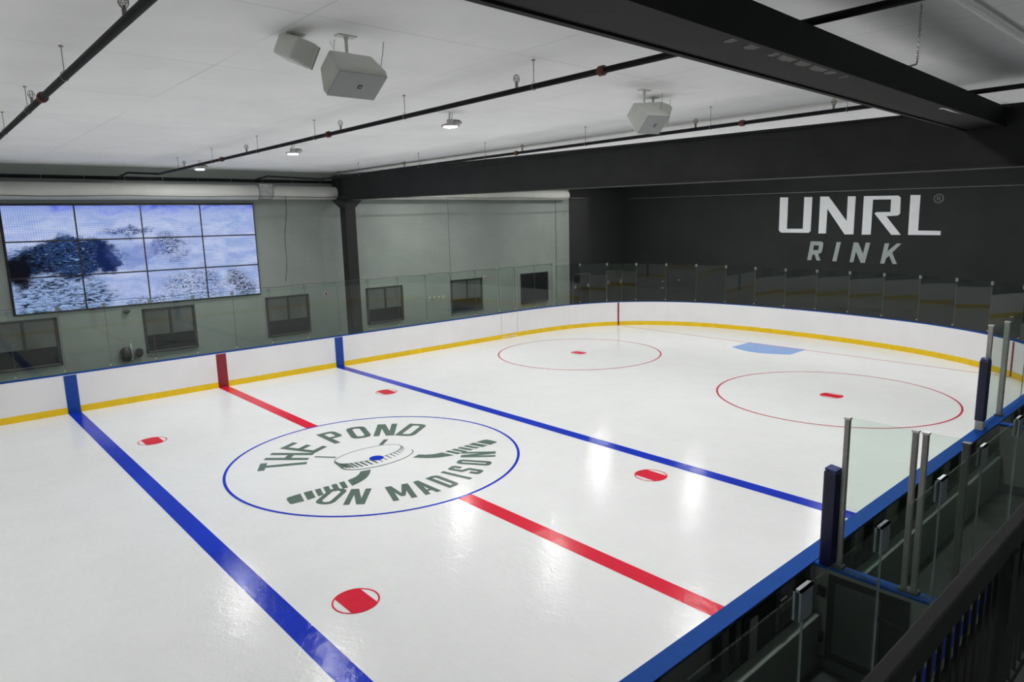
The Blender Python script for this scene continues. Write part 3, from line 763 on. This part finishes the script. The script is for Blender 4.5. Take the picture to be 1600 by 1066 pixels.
# ------------------------------------------------------------------ sprinkler pipes
def sprinkler(mb_parent, x, y, z):
    s = MB().lathe((x, y, z), [(.018, 0), (.018, .05), (.010, .055), (.010, .075)], 10)
    so = local(mb_parent, s).build('sprinkler_head', M['brass'], mb_parent, smooth=True)
    c = MB()
    for k in range(4):
        a = k*PI/4+.3; pts = []
        for i in range(14):
            t = 2*PI*i/14; rr = .038*math.cos(t); pts.append((x+rr*math.cos(a), y+rr*math.sin(a), z+.10+.050*math.sin(t)))
        c.tube(pts, .0028, 5, closed=True)
    c.tube([(x+.038*math.cos(2*PI*i/14), y+.038*math.sin(2*PI*i/14), z+.10) for i in range(14)], .0028, 5, closed=True)
    local(mb_parent, c).build('wire_guard', M['brass'], so)
def hanger(par, x, y, z):
    h = MB().tube([(x, y, z+.05), (x, y, HC)], .005, 6)
    h.tube([(x+.038*math.cos(t*PI/6), y, z+.05-.045+.048*math.sin(t*PI/6)) for t in range(12)], .004, 5, closed=True)
    h.lathe((x, y, HC-.012), [(.022, 0), (.022, .012)], 8)
    local(par, h).build('hanger_rod', M['zinc'], par)
def pipe(x, y0, y1, z, r, label, heads, hangers, couplings, elbow=None, z_end=None):
    root = empty('sprinkler_pipe', (x, y1, z)); tag(root, label, 'pipe')
    pts = [(x, y0, z), (x, y1, z)]
    if elbow: pts += elbow
    local(root, MB().tube([(x, y0+(y1-y0)*i/12, z) for i in range(13)], r, 12)).build('pipe_run', M['pipe'], root, smooth=True)
    if elbow:
        e = MB()
        P_ = [(x, y1, z)] + elbow
        for a, b_ in zip(P_, P_[1:]): e.tube([a, b_], r*.8, 10)
        local(root, e).build('elbow_run', M['pipe'], root, smooth=True)
    for y in heads: sprinkler(root, x, y, z+r)
    for y in hangers: hanger(root, x, y, z)
    for y in couplings:
        c = MB().tube([(x, y-.05, z), (x, y-.035, z), (x, y-.03, z), (x, y+.03, z), (x, y+.035, z), (x, y+.05, z)], [r*1.25, r*1.25, r*1.6, r*1.6, r*1.25, r*1.25], 12)
        local(root, c).build('coupling', M['rust'], root, smooth=True)
    return root
pipe(-5.52, -6, 18.9, 6.40, .038, 'dark sprinkler pipe slanting across the upper left ceiling', [2.75, 7.35, 12.0], [1.0, 5.2, 7.75, 10.2, 13, 16], [.4, 6.6])
pipe(-1.18, -8.5, 18.2, 6.40, .034, 'long dark sprinkler pipe crossing the middle of the ceiling', [-1.75, 3.15, 7.55, 11.7, 15.9], [-3.2, 2.85, 5.6, 8.5, 11.1, 13.8, 16.4], [1.8, 8.0, 13.2], [(-1.95, 18.3, 6.42), (-1.95, 19.55, 6.36)])
pipe(3.75, -8.5, 18.2, 6.36, .032, 'dark sprinkler pipe running just in front of the cross beam', [1.5, 3.9, 8.4, 13.2, 17], [-1.3, 1.3, 3.6, 6.5, 9.7, 12.5, 15.7], [3.0, 8.6], [(2.0, 18.3, 6.42), (2.0, 19.55, 6.36)])
pipe(-9.9, -6, 18.9, 6.40, .038, 'dark sprinkler pipe left of the camera view', [3, 8, 13], [1, 5, 10], [6])

# ------------------------------------------------------------------ duct, pipe and cable on the far wall
dz, dy, dr = 5.97, 19.45, .235
d = empty('air_duct', (-2, dy, dz)); tag(d, 'long pale round air duct along the top of the far wall', 'duct')
pts = [(-21 + (2.05+21)*i/20, dy, dz) for i in range(21)]
local(d, MB().tube(pts, dr, 28)).build('duct_run', M['duct'], d, smooth=True)
pts = [(2.55, dy, dz), (8, dy, dz), (13, dy, dz), (16.45, dy, dz), (16.65, dy, dz), (16.77, dy, dz), (16.83, dy, dz)]
local(d, MB().tube(pts, [dr*.94]*4+[dr*.9, dr*.78, dr*.45], 28)).build('duct_run', M['duct'], d, smooth=True)
local(d, MB().box(2.08, 2.52, dy-.25, dy+.25, dz-.20, dz+.27)).build('duct_collar', M['duct_metal'], d, bevel=.01)
local(d, MB().tube([(1.78, dy, dz), (2.06, dy, dz)], [dr*1.02, dr*1.02], 28)).build('end_cuff', M['duct'], d, smooth=True)
for i in range(30):
    x = -13 + i*1.02
    if abs(x-5.1) < .4 or x > 16.5: continue
    s = MB().bar((x, dy, dz+dr-.01), (x, dy, HC), .006, .006)
    local(d, s).build('hanger_strap', M['zinc'], d)
w = tag(MB().tube([(-21.2, 19.62, 6.36), (0, 19.62, 6.36), (21, 19.62, 6.36)], .05, 10).build('wall_pipe', M['pipe'], smooth=True), 'straight black pipe running above the pale duct on the far wall', 'pipe')
w = tag(MB().tube([(-14+i*1.0, W+.35, 5.80+.015*math.sin(i*1.7)) for i in range(32)], .012, 6).build('net_cable', M['cord'], smooth=True), 'thin dark cable carrying the net below the pale duct', 'cable')
w = tag(MB().tube([(-10+i*.6, W+.20, 2.93+.02*math.sin(i*2.1)) for i in range(42)], .008, 6).build('net_bottom_cord', M['cord'], smooth=True), 'wavy dark cord along the foot of the net over the far glass', 'cord')
w = tag(MB().tube([(2.57+.03*math.sin(i*.9)-.04*i/2.2, W+.24, 5.78-i*.245) for i in range(12)], .011, 6).build('rope', M['cord'], smooth=True), 'dark rope hanging down the net right of the screens', 'rope')
w = tag(MB().tube([(8.98, W+.15, 1.08), (8.98, W+.15, 5.74)], .006, 6).build('rope', M['cord']), 'thin straight rope joining the net halfway between column and black wall', 'rope')
w = tag(MB().tube([(21.3, 19.4, 5.83), (21.3, 13, 5.76), (21.3, 7, 5.68), (21.3, 1, 5.60)], .012, 6).build('steel_cable', M['zinc'], smooth=True), 'thin cable strung along the black end wall just above the sign', 'cable')
w = tag(MB().tube([(-3, -1.16, 6.66), (4.85, -1.10, 6.66)], .04, 10).build('painted_conduit', M['ceiling'], smooth=True), 'white painted conduit under the ceiling at the upper right', 'pipe')
nt = MB(); nt.v = [(-14, W+.30, 2.93), (17.2, W+.30, 2.93), (17.2, W+.30, 5.79), (-14, W+.30, 5.79)]; nt.f = [(0, 1, 2, 3)]
tag(nt.build('protective_net', M['net'], fix=False), 'fine mesh protective net hanging above the far side glass', 'net')

# ------------------------------------------------------------------ screens
cols, rows = 4, 3
sw = (SX1-SX0)/cols; sh = (SZ1-SZ0)/rows
what = [['snowy picture with blue top corner', 'pale snow with faint light arcs', 'snow under a bright blue top', 'pale snow below blue haze'],
        ['dark rocky bank', 'dark bank meeting bright snow', 'snow with dark twigs at its left', 'plain pale snow'],
        ['streaked dark water and snow', 'bright snow with a few twigs', 'snow-covered bushes', 'dark shrub in snow']]
rn = ['top', 'middle', 'bottom']; cn = ['first', 'second', 'third', 'last']
for r_ in range(rows):
    for c_ in range(cols):
        x0 = SX0+c_*sw; z1 = SZ1-r_*sh; x1 = x0+sw; z0 = z1-sh
        s = empty('display_screen', ((x0+x1)/2, 19.87, z0)); tag(s, 'lit wall screen showing %s, %s row, %s column' % (what[r_][c_], rn[r_], cn[c_]), 'screen', 'video wall screens')
        bz = MB().box(x0+.002, x1-.002, 19.80, 19.88, z0+.002, z1-.002)
        local(s, bz).build('bezel', M['bezel'], s)
        g_ = .02
        pc = MB(); pc.v = [(x0+g_, 19.797, z0+g_), (x1-g_, 19.797, z0+g_), (x1-g_, 19.797, z1-g_), (x0+g_, 19.797, z1-g_)]; pc.f = [(0, 1, 2, 3)]
        local(s, pc).build('picture', M['picture'], s, fix=False)
structure(MB().box(SX0-.04, SX1+.04, 19.88, 19.90, SZ0-.04, SZ1+.04).build('trim_3', M['bezel']))

# ------------------------------------------------------------------ windows in the far wall
wins = [(-5.55, -3.84, 'dark'), (-1.63, -.10, 'x'), (2.23, 3.80, 'x'), (6.13, 7.76, 'x'), (10.13, 11.83, 'x'), (14.12, 15.86, 'black'), (-9.5, -7.9, 'x')]
for i, (x0, x1, kd) in enumerate(wins):
    z0, z1 = 1.08, 2.46
    wn = empty('window_%d' % (i+1), ((x0+x1)/2, 19.9, z0)); structure(wn, 'dark-framed window in the far wall')
    f = MB(); f.box(x0, x1, 19.86, 19.93, z1-.07, z1); f.box(x0, x1, 19.86, 19.93, z0, z0+.07); f.box(x0, x0+.07, 19.86, 19.93, z0, z1); f.box(x1-.09, x1, 19.86, 19.93, z0, z1)
    if kd != 'black': f.box((x0+x1)/2-.03, (x0+x1)/2+.05, 19.87, 19.93, z0+.5, z1)
    local(wn, f).build('window_frame', M['win_frame'], wn)
    pn = MB().box(x0+.07, x1-.09, 19.885, 19.895, z0+(.07 if kd == 'black' else .55), z1-.07)
    local(wn, pn).build('pane', M['win_glass'] if kd != 'black' else M['bezel'], wn)
    if kd != 'black':
        local(wn, MB().box(x0+.07, x1-.09, 19.875, 19.895, z0+.07, z0+.55)).build('lower_panel', M['win_low'], wn)
    local(wn, MB().box(x0+.05, x1-.05, 19.80, 19.859, z0+.03, z0+.05)).build('window_sill', M['win_sill'], wn)

# small fittings on the far wall
def alarm(x, z, lab):
    a = empty('alarm_strobe', (x, 19.9, z)); tag(a, lab, 'alarm', 'wall alarms')
    local(a, MB().box(x-.07, x+.07, 19.86, 19.9, z-.08, z+.08)).build('housing', M['offwhite'], a, bevel=.01)
    local(a, MB().box(x-.035, x+.035, 19.835, 19.86, z-.05, z+.05)).build('lens', M['red'], a, bevel=.01)
alarm(4.46, 2.40, 'small wall alarm with red face left of the black column')
alarm(11.99, 2.44, 'small wall alarm beside the fifth window')
for k, (x, lab) in enumerate(((9.05, 'leftmost white outlet box of the row of four on the far wall'), (9.27, 'second white outlet box of the row of four'), (9.50, 'third white outlet box of the row of four'), (9.72, 'rightmost white outlet box of the row of four'))):
    o = empty('outlet_box', (x, 19.9, 1.72)); tag(o, lab, 'outlet', 'outlet boxes on the far wall')
    local(o, MB().box(x-.05, x+.05, 19.87, 19.9, 1.72, 1.86)).build('plate', M['offwhite'], o, bevel=.006)
    local(o, MB().box(x-.02, x+.02, 19.86, 19.869, 1.75, 1.80)).build('socket', M['badge'], o)
cmr = empty('wall_camera', (-2.06, 19.9, 2.43)); tag(cmr, 'small dark dome fitting on the wall below the screens', 'camera')
local(cmr, MB().lathe((-2.06, 19.82, 2.36), [(.02, 0), (.08, .04), (.10, .08), (.10, .11)], 14)).build('dome', M['steel_frame'], cmr, smooth=True)
local(cmr, MB().box(-2.10, -2.02, 19.80, 19.9, 2.44, 2.49)).build('mount', M['steel_frame'], cmr)
bk = empty('wall_bracket', (-2.05, 19.9, 1.0)); tag(bk, 'pale bracket holding two dark pads low on the far wall', 'bracket')
local(bk, MB().box(-2.08, -2.03, 19.84, 19.9, .95, 1.45)).build('upright', M['offwhite'], bk)
local(bk, MB().lathe((-2.22, 19.78, .95), [(.10, 0), (.16, .1), (.15, .34), (.08, .42)], 10)).build('dark_pad', M['badge'], bk, smooth=True)
local(bk, MB().lathe((-1.86, 19.80, 1.02), [(.06, 0), (.11, .08), (.11, .2), (.05, .26)], 10)).build('dark_pad', M['badge'], bk, smooth=True)

# doors on the black stretch of wall
for i, (x0, x1) in enumerate(((17.6, 18.75), (20.1, 21.3))):
    dn = empty('door_%d' % (i+1), ((x0+x1)/2, 19.9, 0)); structure(dn, 'black door on the black painted wall')
    local(dn, MB().box(x0, x1, 19.87, 19.9, -.12, 2.15)).build('door_leaf', M['black_steel'], dn)
    f = MB(); f.box(x0-.05, x0, 19.85, 19.9, -.12, 2.2); f.box(x1, x1+.05, 19.85, 19.9, -.12, 2.2); f.box(x0-.05, x1+.05, 19.85, 19.9, 2.15, 2.2)
    local(dn, f).build('door_frame', M['steel_frame'], dn)
    for dx in (.08, x1-x0-.14):
        local(dn, MB().box(x0+dx, x0+dx+.06, 19.81, 19.87, 1.50, 1.68)).build('door_handle', M['bolt'], dn)
for k, (y, z) in enumerate(((17.38, 1.68), (17.4, 1.35), (16.4, 1.80))):
    MBo = MB().box(21.44, 21.5, y-.06, y+.06, z-.035, z+.035).build('wall_plate', M['zinc'])
    tag(MBo, ['small metal plate on the black wall, upper left of three', 'small metal plate on the black wall, lower of three', 'small metal plate on the black wall, rightmost of three'][k], 'plate', 'small plates on the black wall')

# ------------------------------------------------------------------ sign on the black end wall
SG = {
 'letter_u': ([(11.389,5.565),(11.036,5.551),(11.031,4.24),(10.333,4.234),(10.333,5.538),(9.999,5.524),(10.002,4.142),(10.08,4.064),(11.281,4.079),(11.384,4.177)], 'U'),
 'letter_n': ([(9.666,5.531),(9.327,5.516),(8.561,4.523),(8.568,5.495),(8.268,5.482),(8.268,3.997),(8.606,3.997),(9.352,5.028),(9.36,4.035),(9.665,4.036)], 'N'),
 'letter_r': ([(7.954,5.474),(6.717,5.445),(6.623,5.361),(6.605,4.768),(6.69,4.698),(7.088,4.683),(6.529,3.974),(6.859,3.975),(7.523,4.8),(7.456,4.847),(6.948,4.843),(6.956,5.312),(7.613,5.328),(7.614,3.986),(7.949,3.986)], 'R'),
 'letter_l': ([(6.289,5.445),(5.952,5.431),(5.946,4.133),(5.192,4.115),(5.189,3.963),(6.275,3.974)], 'L')}
sign = empty('wall_sign', (21.5, 8.3, 2.87)); tag(sign, 'large wall sign reading UNRL over RINK on the black end wall', 'sign')
def sg(pts, name, mat):
    return local(sign, MB().poly(pts, lambda a, b, t: (21.499-t, a, b), .03)).build(name, M[mat], sign)
for k, (pts, c) in SG.items(): label_part(sg(pts, k, 'sign_white'), 'big white letter ' + c)
r_out = [(9.97,3.715),(9.526,3.707),(9.444,3.645),(9.469,3.331),(9.527,3.236),(9.632,3.197),(9.522,2.931),(9.681,2.927),(9.78,3.168),(9.871,3.166),(9.913,2.932),(10.082,2.938)]
r_hole = [(9.827,3.553),(9.613,3.544),(9.64,3.35),(9.854,3.357)]
slit = [(9.97,3.715), (9.827,3.553)] 
rpoly = [r_out[0]] + [r_hole[0], r_hole[3], r_hole[2], r_hole[1], (r_hole[0][0]-.001, r_hole[0][1]+.001)] + [(r_out[0][0]-.002, r_out[0][1])] + r_out[1:]
label_part(sg(rpoly, 'letter_r', 'sign_grey'), 'small grey slanted letter R')
label_part(sg([(8.902,3.69),(8.739,3.691),(8.873,2.912),(9.039,2.918)], 'letter_i', 'sign_grey'), 'small grey slanted letter I')
label_part(sg([(8.234,3.684),(8.062,3.675),(7.855,3.231),(7.776,3.677),(7.608,3.669),(7.761,2.881),(7.921,2.877),(8.129,3.327),(8.202,2.894),(8.35,2.891)], 'letter_n', 'sign_grey'), 'small grey slanted letter N')
label_part(sg([(7.076,3.653),(6.911,3.654),(6.964,3.346),(6.642,3.651),(6.484,3.643),(6.786,3.3),(6.589,2.871),(6.739,2.866),(6.884,3.176),(6.992,3.075),(7.035,2.877),(7.189,2.873)], 'letter_k', 'sign_grey'), 'small grey slanted letter K')
rg = MB(); cyr, czr = 5.35, 5.28; n = 28
for i in range(n):
    a, b_ = 2*PI*i/n, 2*PI*(i+1)/n
    q = [(cyr+rr*math.cos(t), czr+rr*math.sin(t)) for rr, t in ((.165, a), (.165, b_), (.135, b_), (.135, a))]
    rg.poly(q, lambda y, z_, t: (21.499-t, y, z_), .02)
for pl in ([(.05, -.08), (.025, -.08), (.025, .08), (.05, .08)], [(.025, .08), (-.04, .08), (-.04, .06), (.025, .06)], [(-.04, .08), (-.06, .05), (-.06, .01), (-.04, .0), (-.035, .02), (-.035, .06)], [(.025, 0.015), (-.045, .015), (-.045, -.005), (.025, -.005)], [(.0, 0), (-.03, 0), (-.07, -.08), (-.04, -.08)]):
    rg.poly([(cyr+a, czr+b_) for a, b_ in pl], lambda y, z_, t: (21.499-t, y, z_), .02)
label_part(local(sign, rg).build('registered_mark', M['reg_grey'], sign), 'small grey R in a ring')

# ------------------------------------------------------------------ loudspeakers
def loudspeaker(c, yaw, pit, rl, w, h, d_, rw, rh, label, mount, group='loudspeakers under the ceiling'):
    root = empty('loudspeaker', c); tag(root, label, 'loudspeaker', group)
    f = Vector((math.cos(pit)*math.cos(yaw), math.cos(pit)*math.sin(yaw), math.sin(pit)))
    r = Vector((math.sin(yaw), -math.cos(yaw), 0)); u_ = r.cross(f)
    r2 = r*math.cos(rl)+u_*math.sin(rl); u2 = -r*math.sin(rl)+u_*math.cos(rl)
    mat = Matrix((r2, u2, f)).transposed().to_4x4()
    T = lambda x, y, z: mat @ Vector((x, y, z))
    s = MB()
    # shell: front rim, wide middle, tapered back
    levels = [(0, w, h), (-.06, w*1.03, h*1.04), (-d_, rw, rh)]
    o = 0
    for z_, ww, hh in levels: s.v += [tuple(T(a*ww/2, b*hh/2, z_)) for a, b in ((-1, -1), (1, -1), (1, 1), (-1, 1))]
    for k in range(2): s.f += [(4*k+j, 4*k+(j+1) % 4, 4*k+4+(j+1) % 4, 4*k+4+j) for j in range(4)]
    s.f += [(3, 2, 1, 0), (8, 9, 10, 11)]
    s.build('cabinet', M['speaker'], root, bevel=.025)
    g_ = MB(); g_.v = [tuple(T(a*w*.485, b*h*.48, z_)) for z_ in (-.004, .006) for a, b in ((-1, -1), (1, -1), (1, 1), (-1, 1))]
    g_.f = [(3, 2, 1, 0), (4, 5, 6, 7)] + [(j, (j+1) % 4, 4+(j+1) % 4, 4+j) for j in range(4)]
    gr = g_.build('grille', M['grille'], root)
    b_ = MB(); bx_, by_ = -w*.05, -h*.02
    b_.v = [tuple(T(bx_+a*.022, by_+b*.022, z_)) for z_ in (.006, .010) for a, b in ((-1, -1), (1, -1), (1, 1), (-1, 1))]
    b_.f = list(g_.f); bd = b_.build('badge', M['badge'], gr)
    b_ = MB(); b_.v = [tuple(T(bx_+a*.007, by_+b*.009, z_)) for z_ in (.010, .012) for a, b in ((-1, -1), (1, -1), (1, 1), (-1, 1))]; b_.f = list(g_.f); b_.build('badge_mark', M['badge_mark'], gr)
    top = Vector(mount) - Vector(c)
    mid = Vector((0, 0, 0)) - f*d_*.55
    st = MB().tube([(top.x, top.y, top.z), (top.x, top.y, top.z-.05), (top.x, top.y, mid.z+.10)], [.028, .017, .014], 12)
    st.v += []; st.build('pole', M['speaker'], root, smooth=True)
    MB().box(top.x-.10, top.x+.10, top.y-.05, top.y+.05, top.z-.012, top.z).build('mount_plate', M['speaker'], root)
    wr = MB().tube([(top.x+.42, top.y-.02, top.z), (top.x+.40, top.y-.03, top.z-.10), (top.x+.37, top.y-.02, mid.z+.14)], .004, 6)
    wr.build('cable', M['zinc'], root, smooth=True)
    return root
loudspeaker((-3.529, 2.841, 6.16), -1.499, -.96, -.022, .539, .327, .301, .471, .239, 'off-white loudspeaker tilted down, largest and nearest, with grey grille and badge', (-3.42, 3.20, HC))
loudspeaker((-3.779, 3.364, 6.50), .03, -.32, -.333, .528, .23, .23, .464, .215, 'off-white loudspeaker seen from behind, left of the largest one', (-3.86, 3.42, HC))
loudspeaker((1.296, 2.966, 6.155), 4.786, -.707, -.07, .525, .312, .383, .336, .222, 'off-white loudspeaker facing front in the right-hand pair', (1.50, 3.30, HC))
loudspeaker((2.22, 3.60, 6.42), .03, -.3, -.1, .50, .30, .26, .46, .26, 'off-white loudspeaker half hidden at the back of the right-hand pair', (2.12, 3.60, HC))

# ------------------------------------------------------------------ high-bay lamps
def make_lamp():
    r = empty('high_bay_lamp', (0, 0, 6.45)); 
    MB().lathe((0, 0, 0), [(.145, .012), (.16, .02), (.16, .04), (.13, .05), (.065, .06), (.06, .13), (.04, .135)], 28).build('housing', M['lamp_body'], r, smooth=True)
    MB().lathe((0, 0, 0), [(.090, .001), (.110, .010), (.118, .012)], 28).build('lens', M['lens'], r, smooth=True)
    s = MB(); s.bar((-.03, 0, .13), (-.015, 0, .25), .008, .008); s.bar((.03, 0, .13), (.05, 0, .25), .008, .008); s.bar((.0, .02, .13), (.02, .02, .25), .008, .008)
    s.build('hanger', M['zinc'], r)
    MB().box(.06, .22, -.04, .04, .07, .115).build('driver_box', M['lamp_body'], r, bevel=.01)
    MB().box(.05, .19, -.03, .03, .116, .132).build('driver_lid', M['badge'], r)
    return r
lamp0 = make_lamp()
lampkids = [k for k in bpy.data.objects if k.parent == lamp0]
lab = {(0, 0): 'lit round high-bay lamp nearest of the three in view', (0, 1): 'lit round high-bay lamp in the middle of the three in view', (0, 2): 'lit round high-bay lamp farthest of the three, nearest the screens'}
first = True
for ix, x in enumerate((None, -11.2, 0.25, 8.1, 16.2)):
    if x is None: continue
    for iy, y in enumerate((6.5, 11.95, 17.0, 0.50)):  # last row is unseen, added to brighten the near ice
        xx = x + ((.08, -.28, -.70, 0)[iy] if ix == 2 else 0)
        if first: r = lamp0; first = False
        else:
            r = lamp0.copy(); COL.objects.link(r)
            for k in lampkids:
                c = k.copy(); COL.objects.link(c); c.parent = r
        r.location = (xx, y, 6.45)
        if ix == 2 and iy < 3: tag(r, lab[(0, iy)], 'lamp', 'high-bay ceiling lamps')
        else: tag(r, 'lit high-bay ceiling lamp hidden %s, %s row' % (('far left of the view', 'left of the view', '', 'behind the cross beam', 'over the far goal end')[ix] if ix != 2 else 'behind the overhead beam', ('second', 'third', 'farthest', 'added nearest')[iy]), 'lamp', 'high-bay ceiling lamps')
